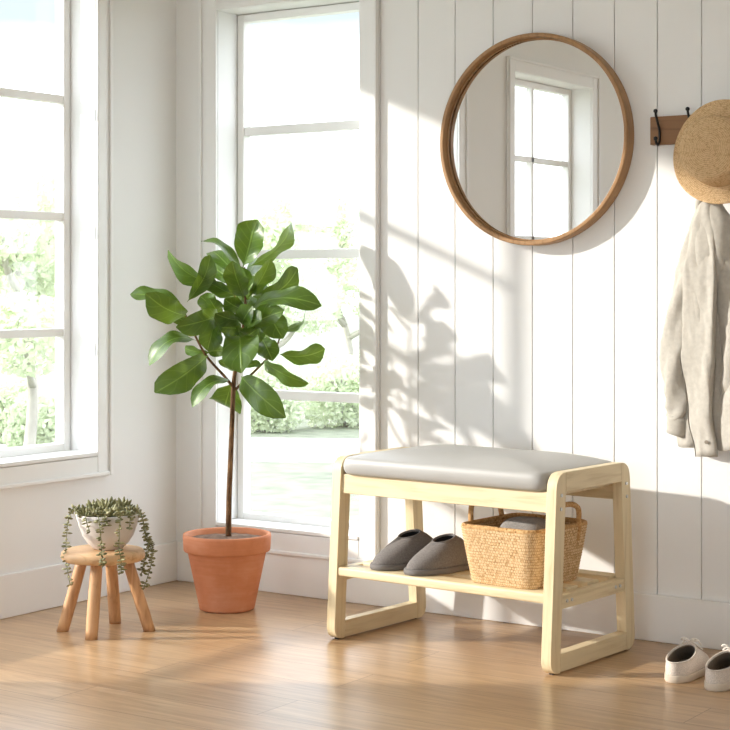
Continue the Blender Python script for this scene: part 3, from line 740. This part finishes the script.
# ------------------------------------------------------------------ fiddle leaf fig in a terracotta pot
PB = Vector((.397, -.261, 0)); pd = (PB - EYE).dot(FW)
fig = thing('potted_fig_tree', 'tall fiddle leaf fig with broad green leaves in a terracotta pot by the window', 'plant', tuple(PB))
bm = bmesh.new()
lathe(bm, [(0, 0), (.066, 0), (.072, .003), (.0735, .010), (.103, .150), (.104, .152), (.112, .154), (.114, .158), (.116, .192), (.1145, .198), (.110, .199), (.1035, .196), (.101, .160), (.095, .12), (.066, .012), (0, .012)], 64); bmesh.ops.recalc_face_normals(bm, faces=bm.faces)
link('pot', bm, 'terracotta', fig, True, bevel=0)
bm = bmesh.new(); rng = random.Random(2)
lathe(bm, [(0, .190), (.02, .189), (.04, .188), (.06, .187), (.08, .186), (.1025, .184)], 40, wob=lambda a, i: .02 * math.sin(a * 5 + i)); 
for v in bm.verts: v.co.z += rng.uniform(-.002, .002)
link('soil', bm, 'soil', fig, True)
def C(u, v): return (u / 3.318 + 120, v / 3.318 + 210)
def pt(u, v, d, k=1.0): return at(*C(u, v), pd - d * k) - PB
trunk = smooth_path([at(228.5, 537, pd) - PB, at(229, 500, pd) - PB, at(231, 450, pd) - PB, pt(376, 600, 0), pt(383, 530, 0), pt(402, 430, 0), pt(414, 350, 0), pt(416, 270, 0), pt(413, 190, 0)], 6)
nT = len(trunk)
bm = bmesh.new(); tube(bm, trunk, [.0078 - .0056 * (i / (nT - 1)) ** 1.2 for i in range(nT)], 10); link('trunk', bm, 'bark', fig, True)
for pts, r in (([(377, 590, 0), (345, 550, .01), (285, 482, .03), (237, 392, .04), (212, 335, .04)], .0042), ([(384, 595, 0), (410, 570, -.02), (462, 520, -.04), (510, 470, -.05), (530, 425, -.05)], .004),
               ([(378, 560, 0), (384, 505, -.01), (395, 440, -.02)], .004), ([(412, 380, 0), (440, 350, .01), (480, 320, .02)], .0026), ([(408, 330, 0), (380, 285, -.02), (350, 250, -.03)], .0026)):
    P = smooth_path([pt(*q) for q in pts], 6); k = len(P)
    bm = bmesh.new(); tube(bm, P, [r * (1 - .5 * i / (k - 1)) for i in range(k)], 8); link('branch', bm, 'bark', fig, True)
WT_ = [(0, .03), (.05, .04), (.09, .14), (.16, .44), (.26, .64), (.38, .74), (.5, .84), (.63, .96), (.74, 1.0), (.83, .93), (.90, .80), (.95, .58), (.985, .32), (1.0, .06)]
def wl(t):
    for (a, x), (b, y) in zip(WT_, WT_[1:]):
        if a <= t <= b:
            q = (t - a) / (b - a); q = q * q * (3 - 2 * q); return x + (y - x) * q
    return 0
fol = bmesh.new(); uvl = fol.loops.layers.uv.verify(); rng = random.Random(11)
def leaf(b, tip, wpx, phi=0, bend=.12, fold=.25, droop=0):
    """b, tip: (u, v, depth towards viewer); wpx = width in crop pixels; phi turns the blade about its midrib"""
    B, T = pt(*b, 1.25), pt(*tip, 1.9); A = T - B; L = A.length; A.normalize()
    V = (EYE - (PB + (B + T) / 2)).normalized(); Nn = (V - A * V.dot(A)).normalized()
    hw = wpx / 3.318 / F_PX * pd / 2 / max(.35, abs(math.cos(phi)))
    Nn.rotate(Matrix.Rotation(phi, 3, A)); Sd = A.cross(Nn)
    nl, nw = 18, 10; G = []; ph = rng.uniform(0, 6); twist = rng.uniform(-.9, .9); curl = rng.uniform(-.1, 1.2)
    for i in range(nl + 1):
        t = i / nl; row = []
        arch = Nn * (bend * L * 4 * t * (1 - t)) - UP * (droop * L * t * t)+ UP * (droop * L * t)
        for j in range(nw + 1):
            s = j / nw * 2 - 1; wv = wl(t) * hw
            p = B + A * (L * t) + arch + Sd * (s * wv) + Nn * (1.25 * fold * abs(s) ** 1.15 * wv) + Nn * (.22 * wv * s * s * math.sin(t * 12 + ph + (1.9 if s > 0 else 0))) + Nn * (twist * s * wv * (t - .3)) - Nn * (curl * L * max(0, t - .62) ** 2)
            row.append(fol.verts.new(p))
        G.append(row)
    for i in range(nl):
        for j in range(nw):
            f = fol.faces.new((G[i][j], G[i][j + 1], G[i + 1][j + 1], G[i + 1][j]))
            for lp, (a, c) in zip(f.loops, ((j, i), (j + 1, i), (j + 1, i + 1), (j, i + 1))): lp[uvl].uv = (a / nw, c / nl)
leaf((408, 190, .0), (445, 40, .03), 105, -.35, -.06, .30)
leaf((425, 190, .0), (582, 42, -.03), 48, .95, .10, .20)
leaf((408, 215, 0), (276, 86, -.05), 34, .9, .10, .2)
leaf((400, 230, -.02), (304, 132, -.07), 62, .2, .08, .2)
leaf((378, 265, .02), (154, 156, .05), 62, -.9, .16, .2, .25)
leaf((222, 305, .05), (306, 166, .06), 52, .5, .08, .3)
leaf((392, 285, .01), (262, 210, .04), 56, -.7, .08, .25)
leaf((400, 260, -.03), (306, 190, -.08), 66, .2, .1, .2)
leaf((222, 340, .04), (34, 281, .02), 62, .75, .14, .2)
leaf((222, 350, .05), (98, 296, .10), 88, -.45, .08, .25)
leaf((412, 292, .03), (372, 178, .07), 78, -.25, .05, .35)
leaf((425, 290, .02), (500, 166, .03), 58, .6, .06, .3)
leaf((430, 285, 0), (592, 212, .02), 58, .75, .18, .2)
leaf((425, 345, .02), (664, 312, .08), 56, -.8, .18, .15)
leaf((455, 330, -.02), (500, 255, -.04), 54, 0, .05, .2)
leaf((330, 345, .02), (196, 388, .09), 82, -.2, .12, .3)
leaf((322, 345, .04), (290, 468, .05), 74, .1, .06, .3)
leaf((345, 360, .0), (405, 440, .02), 62, .3, .05, .3)
leaf((408, 412, .03), (545, 335, .07), 62, -.55, .12, .3)
leaf((485, 318, -.02), (538, 424, .03), 86, .15, .1, .25)
leaf((530, 400, -.05), (624, 354, -.06), 28, .9, .1, .2)
leaf((455, 365, 0), (466, 438, .02), 52, .1, .06, .3)
leaf((398, 420, .06), (402, 514, .12), 120, .0, .12, .2)
leaf((470, 425, -.02), (505, 496, .02), 74, -.1, .1, .3)
leaf((522, 475, -.04), (680, 462, -.02), 56, .7, .16, .15)
leaf((475, 500, -.03), (616, 578, .03), 56, .65, .14, .2, .25)
leaf((402, 552, .04), (522, 668, .11), 92, .1, .10, .22)
leaf((372, 570, -.05), (345, 660, -.06), 118, 0, .10, .12)
leaf((372, 566, .02), (238, 636, .05), 46, .8, .14, .2, .2)
leaf((292, 482, .04), (142, 596, .10), 92, -.2, .08, .30)
leaf((255, 435, .05), (94, 500, .06), 56, .8, .18, .15, .3)
leaf((302, 472, .02), (215, 458, .0), 34, -.6, .1, .2)
leaf((380, 535, .01), (328, 500, .03), 24, .4, .1, .2)
leaf((392, 525, 0), (468, 510, .0), 24, -.5, .1, .2)
leaf((352, 470, -.02), (296, 468, .01), 46, .3, .1, .2)
leaf((330, 345, -.03), (266, 286, -.02), 66, .2, .08, .25)
leaf((405, 365, .03), (318, 345, .06), 56, -.4, .1, .3)
leaf((232, 385, .03), (150, 330, .01), 60, .2, .08, .3)
leaf((410, 340, -.02), (440, 270, -.05), 70, .2, .06, .2)
leaf((410, 330, -.03), (372, 262, -.06), 66, -.2, .06, .2)
leaf((405, 390, -.03), (350, 400, -.05), 70, .1, .08, .2)
leaf((412, 370, -.04), (470, 350, -.08), 70, .1, .08, .2)
leaf((420, 400, -.05), (500, 420, -.09), 60, .1, .08, .2)
leaf((415, 230, -.03), (455, 150, -.09), 56, .3, .08, .2)
leaf((430, 300, -.04), (540, 360, -.10), 66, .2, .1, .2)
leaf((260, 400, -.02), (300, 330, -.06), 60, .3, .08, .2)
leaf((405, 455, -.02), (352, 480, -.04), 40, .3, .08, .2)
for b_, t_, w_ in (((410, 330, .03), (350, 300, .05), 60), ((405, 380, .05), (430, 330, .07), 70), ((405, 395, .0), (330, 390, .04), 60), ((412, 300, -.01), (450, 230, .02), 60), ((408, 420, .02), (450, 400, .06), 60),
                   ((410, 350, .05), (470, 370, .08), 62), ((330, 350, .0), (300, 300, .03), 56), ((408, 260, .02), (400, 190, .04), 60), ((400, 440, -.02), (370, 400, -.01), 60), ((300, 400, .03), (330, 440, .05), 50)):
    leaf(b_, t_, w_, rng.uniform(-.4, .4), .08, .25)  # mostly hidden inner leaves, added to thicken the fig's shadow on the wall
link('foliage', fol, 'leaf', fig, True)

# ------------------------------------------------------------------ round mirror
mi = thing('round_mirror', 'large round wall mirror in a deep oak frame above the bench', 'mirror', (1.178, 0, 1.211))
def ringlathe(bm, prof, seg=96):
    """profile (r, y) turned about the y axis"""
    rings = [[bm.verts.new((r * math.cos(a), y, r * math.sin(a))) for a in [2 * math.pi * k / seg for k in range(seg)]] for r, y in prof]
    for A, B in zip(rings, rings[1:] + rings[:1]):
        for k in range(seg): bm.faces.new((A[k], A[(k + 1) % seg], B[(k + 1) % seg], B[k]))
    bmesh.ops.recalc_face_normals(bm, faces=bm.faces)
bm = bmesh.new(); ringlathe(bm, [(.263, -.001), (.263, -.038), (.2615, -.040), (.254, -.040), (.2525, -.038), (.2525, -.001)]); link('frame', bm, 'mirror_wood', mi, bevel=.0012)
bm = bmesh.new(); ringlathe(bm, [(.252, -.0175), (.252, -.0205), (.2485, -.0205), (.2485, -.0175)]); link('inner_bead', bm, 'mirror_wood', mi, True)
bm = bmesh.new(); A = [bm.verts.new((.2522 * math.cos(2 * math.pi * k / 96), -.013, .2522 * math.sin(2 * math.pi * k / 96))) for k in range(96)]; f_ = bm.faces.new(A)
if f_.normal.y > 0: f_.normal_flip()
link('mirror_glass', bm, 'mirror', mi)
bm = bmesh.new(); ringlathe(bm, [(.2515, -.001), (.2515, -.011), (.02, -.011), (.02, -.001)]); link('backing', bm, 'rack_wood', mi)

# ------------------------------------------------------------------ coat rack
ck = thing('coat_rack', 'walnut wall board with black iron hooks beside the round mirror', 'coat rack', (1.49, 0, 1.183))
bm = bmesh.new(); box(bm, 0, .62, -.020, -.0006, 0, .067); link('board', bm, 'rack_wood', ck, bevel=.002)
def make_hook(x):
    bm = bmesh.new()
    tube(bm, smooth_path([(0, -.046, .076), (0, -.043, .066), (.0, -.034, .052), (0, -.0245, .036), (0, -.0222, .022), (0, -.0240, .008), (0, -.032, -.001), (0, -.041, .002), (0, -.045, .011)], 6), .0031, 8)
    for y, z in ((-.046, .0775), (-.0455, .0125)): bmesh.ops.create_uvsphere(bm, u_segments=12, v_segments=8, radius=.0052, matrix=Matrix.Translation((0, y, z)))
    o = link('hook', bm, 'iron', ck, True); o.location = (x, 0, 0)
for x in (.026, .107, .188, .269, .350, .431, .512): make_hook(x)

# ------------------------------------------------------------------ straw hat
HC = Vector((1.690, -.066, 1.154))
hat = thing('straw_hat', 'tan plaited straw hat hanging flat on the coat rack with its crown outward', 'hat', tuple(HC))
hat.rotation_euler = (R(90 - 4), R(6), 0); hat.scale = (.97, .97, .97)
bm = bmesh.new(); prof = [(0.0001, .088)]
for k in range(1, 15): r = .062 * k / 14; prof.append((r, .088 - .006 * (k / 14) ** 2 + .0008 * (k % 2)))
for k in range(1, 7): a = R(90 * k / 6); prof.append((.062 + .012 * math.sin(a), .082 - .012 * (1 - math.cos(a))))
for k in range(1, 14): t = k / 13; prof.append((.074 + .006 * t + .0008 * (k % 2), .070 - .062 * t))
for k in range(1, 20): t = k / 19; prof.append((.081 + .041 * t, .008 - .010 * t ** 1.5 + .006 * t ** 4 + .0007 * (k % 2)))
lathe(bm, prof, 72, uv=True)
for v in bm.verts:
    r = math.hypot(v.co.x, v.co.y)
    if r > .082: v.co.z += -.010 * ((r - .082) / .04) * math.cos(2 * math.atan2(v.co.y, v.co.x) + .6)
bmesh.ops.recalc_face_normals(bm, faces=bm.faces); o = link('body', bm, 'straw', hat, True); d = o.modifiers.new('thickness', 'SOLIDIFY'); d.thickness = .003
bm = bmesh.new(); tube(bm, [(.1222 * math.cos(a), .1222 * math.sin(a), .004 -.010 * (.0402 / .04) * math.cos(2 * a + .6)) for a in [2 * math.pi * k / 72 for k in range(73)]], .0022, 6, False); link('brim_edge', bm, 'straw', hat, True)

# ------------------------------------------------------------------ linen overshirt
SX = 1.648
sh = thing('linen_shirt', 'oatmeal linen overshirt hanging in folds below the straw hat', 'shirt', (SX, 0, 0))
def wx(u, z, y): # world x at which pixel column u lies when the cloth hangs y off the wall
    d = FW + RT * ((u - 365) / F_PX); t = (y - CY) / d.y; return CX + d.x * t - SX
def drape(name, spec, folds, amp, seed, nphi=72, rows=44, hem_wave=.004):
    """spec: (z, left x, right x, y centre, half depth) from top to hem"""
    rg = random.Random(seed); ph = [rg.uniform(0, 6.28) for _ in range(4)]
    zs = [s[0] for s in spec]; rings = []
    for i in range(rows + 1):
        t = i / rows; z = zs[0] + (zs[-1] - zs[0]) * t
        for a, b in zip(spec, spec[1:]):
            if b[0] <= z <= a[0] + 1e-9:
                q = (a[0] - z) / (a[0] - b[0]); q2 = q * q * (3 - 2 * q); l, r, yc, hd = [a[k] + (b[k] - a[k]) * q2 for k in (1, 2, 3, 4)]; break
        ring = []
        for k in range(nphi):
            a = 2 * math.pi * k / nphi; c, s = math.cos(a), math.sin(a)
            fx = (l + r) / 2 + (r - l) / 2 * c
            n1 = noise.noise(Vector((fx * 14, z * 3.2, seed)))
            f = amp * min(1, t * 3 + .25) * (math.sin(folds * fx / .10 + ph[0] + z * 3.5 + 1.6 * n1) * .6 + math.sin(folds * 2.3 * fx / .10 + ph[1] - z * 5) * .3 + n1 * .7)
            f += .005 * min(1, t * 4) * noise.noise(Vector((fx * 34 + 9, z * 11, seed + 3))) + .003 * noise.noise(Vector((fx * 60, z * 30 + fx * 40, seed)))
            y = yc + hd * s * (abs(s) ** -.35 if abs(s) > .02 else 1) + (f if s < 0 else f * .3)
            y = min(y, -.004)
            ring.append((fx, y, z + (hem_wave * math.sin(fx * 60 + ph[2]) * t)))
        rings.append(ring)
    bm = bmesh.new(); loft(bm, rings, uv=False, cap0=True, cap1=True); bmesh.ops.recalc_face_normals(bm, faces=bm.faces)
    return link(name, bm, 'linen', sh, True)
bm = bmesh.new(); tube(bm, smooth_path([(-.004, -.050, 1.040), (-.006, -.046, 1.12), (.026, -.036, 1.186), (.034, -.044, 1.12), (.012, -.050, 1.040)], 6), .003, 6); link('hanging_loop', bm, 'linen', sh, True)
drape('body', [(1.052, -.016, .020, -.045, .012), (1.03, -.026, .040, -.045, .018), (.98, -.044, .078, -.044, .024), (.90, -.066, .100, -.042, .028), (.78, -.088, .112, -.040, .028), (.62, -.092, .118, -.038, .026), (.50, -.085, .118, -.036, .024), (.474, -.080, .118, -.036, .022)], 2.1, .024, 3)
drape('front_panel', [(1.040, -.010, .016, -.066, .006), (.98, -.028, .030, -.072, .008), (.86, -.048, .036, -.076, .009), (.70, -.056, .030, -.074, .010), (.55, -.042, .020, -.070, .010), (.455, -.024, .034, -.068, .009)], 2.6, .015, 8)
def sleeve(path, radii, cuff_z, seed, cuff_r):
    rg = random.Random(seed); P = smooth_path(path, 10); n = len(P); rings = []
    for i, p in enumerate(P):
        t = i / (n - 1); q = t * (len(radii) - 1); a = int(min(q, len(radii) - 2)); r = radii[a] + (radii[a + 1] - radii[a]) * (q - a); ring = []
        for k in range(28):
            an = 2 * math.pi * k / 28; w_ = 1 + .16 * math.sin(3 * an + i * .35 + seed) + .10 * noise.noise(Vector((math.cos(an) * 4, math.sin(an) * 4 - seed, i * .5))) + .13 * noise.noise(Vector((math.cos(an) * 2, math.sin(an) * 2 + seed, i * .35)))
            ring.append((p.x + r * math.cos(an) * w_, min(p.y + r * .62 * math.sin(an) * w_, -.003), p.z))
        rings.append(ring)
    bm = bmesh.new(); loft(bm, rings, uv=False, cap0=True, cap1=True); bmesh.ops.recalc_face_normals(bm, faces=bm.faces)
    o = link('sleeve', bm, 'linen', sh, True)
    e_ = P[-1]; t_ = (P[-1] - P[-6]).normalized(); bm = bmesh.new(); rr = []
    for i in range(6):
        c = e_ + t_ * (.044 * i / 5 - .008); r = cuff_r * (1 + .04 * math.sin(i))
        rr.append([(c.x + r * math.cos(a) * (1 + .05 * math.sin(3 * a)), min(c.y + r * .6 * math.sin(a), -.002), c.z + .012 * math.cos(a) * (1 if t_.x > 0 else -1) * .5) for a in [2 * math.pi * k / 28 for k in range(28)]])
    loft(bm, rr, uv=False, cap0=True); bmesh.ops.recalc_face_normals(bm, faces=bm.faces)
    c_ = link('cuff', bm, 'linen', o, True); c_.modifiers.new('thickness', 'SOLIDIFY').thickness = .003
sleeve([(-.014, -.058, 1.010), (-.040, -.060, .90), (-.066, -.060, .78), (-.080, -.058, .66), (-.074, -.052, .575), (-.076, -.050, .535)], [.014, .026, .031, .031, .027, .022], 0, 1.3, .0245)
sleeve([(.026, -.058, 1.000), (.052, -.062, .88), (.066, -.062, .76), (.070, -.060, .64), (.066, -.056, .575), (.068, -.054, .54)], [.014, .026, .031, .030, .028, .024], 0, 4.1, .0255)
bm = bmesh.new(); tube(bm, smooth_path([(-.020, -.052, 1.010), (-.016, -.060, 1.042), (.002, -.062, 1.058), (.022, -.060, 1.045), (.040, -.054, 1.000)], 8), [.007 + .003 * math.sin(i * .1) for i in range(33)], 8); link('collar', bm, 'linen', sh, True)
for z in (.49,):
    bm = bmesh.new(); bmesh.ops.create_cone(bm, cap_ends=True, segments=14, radius1=.0045, radius2=.0045, depth=.002, matrix=Matrix.Translation((.012, -.0855, z)) @ Matrix.Rotation(R(90), 4, 'X')); link('button', bm, 'button', sh)
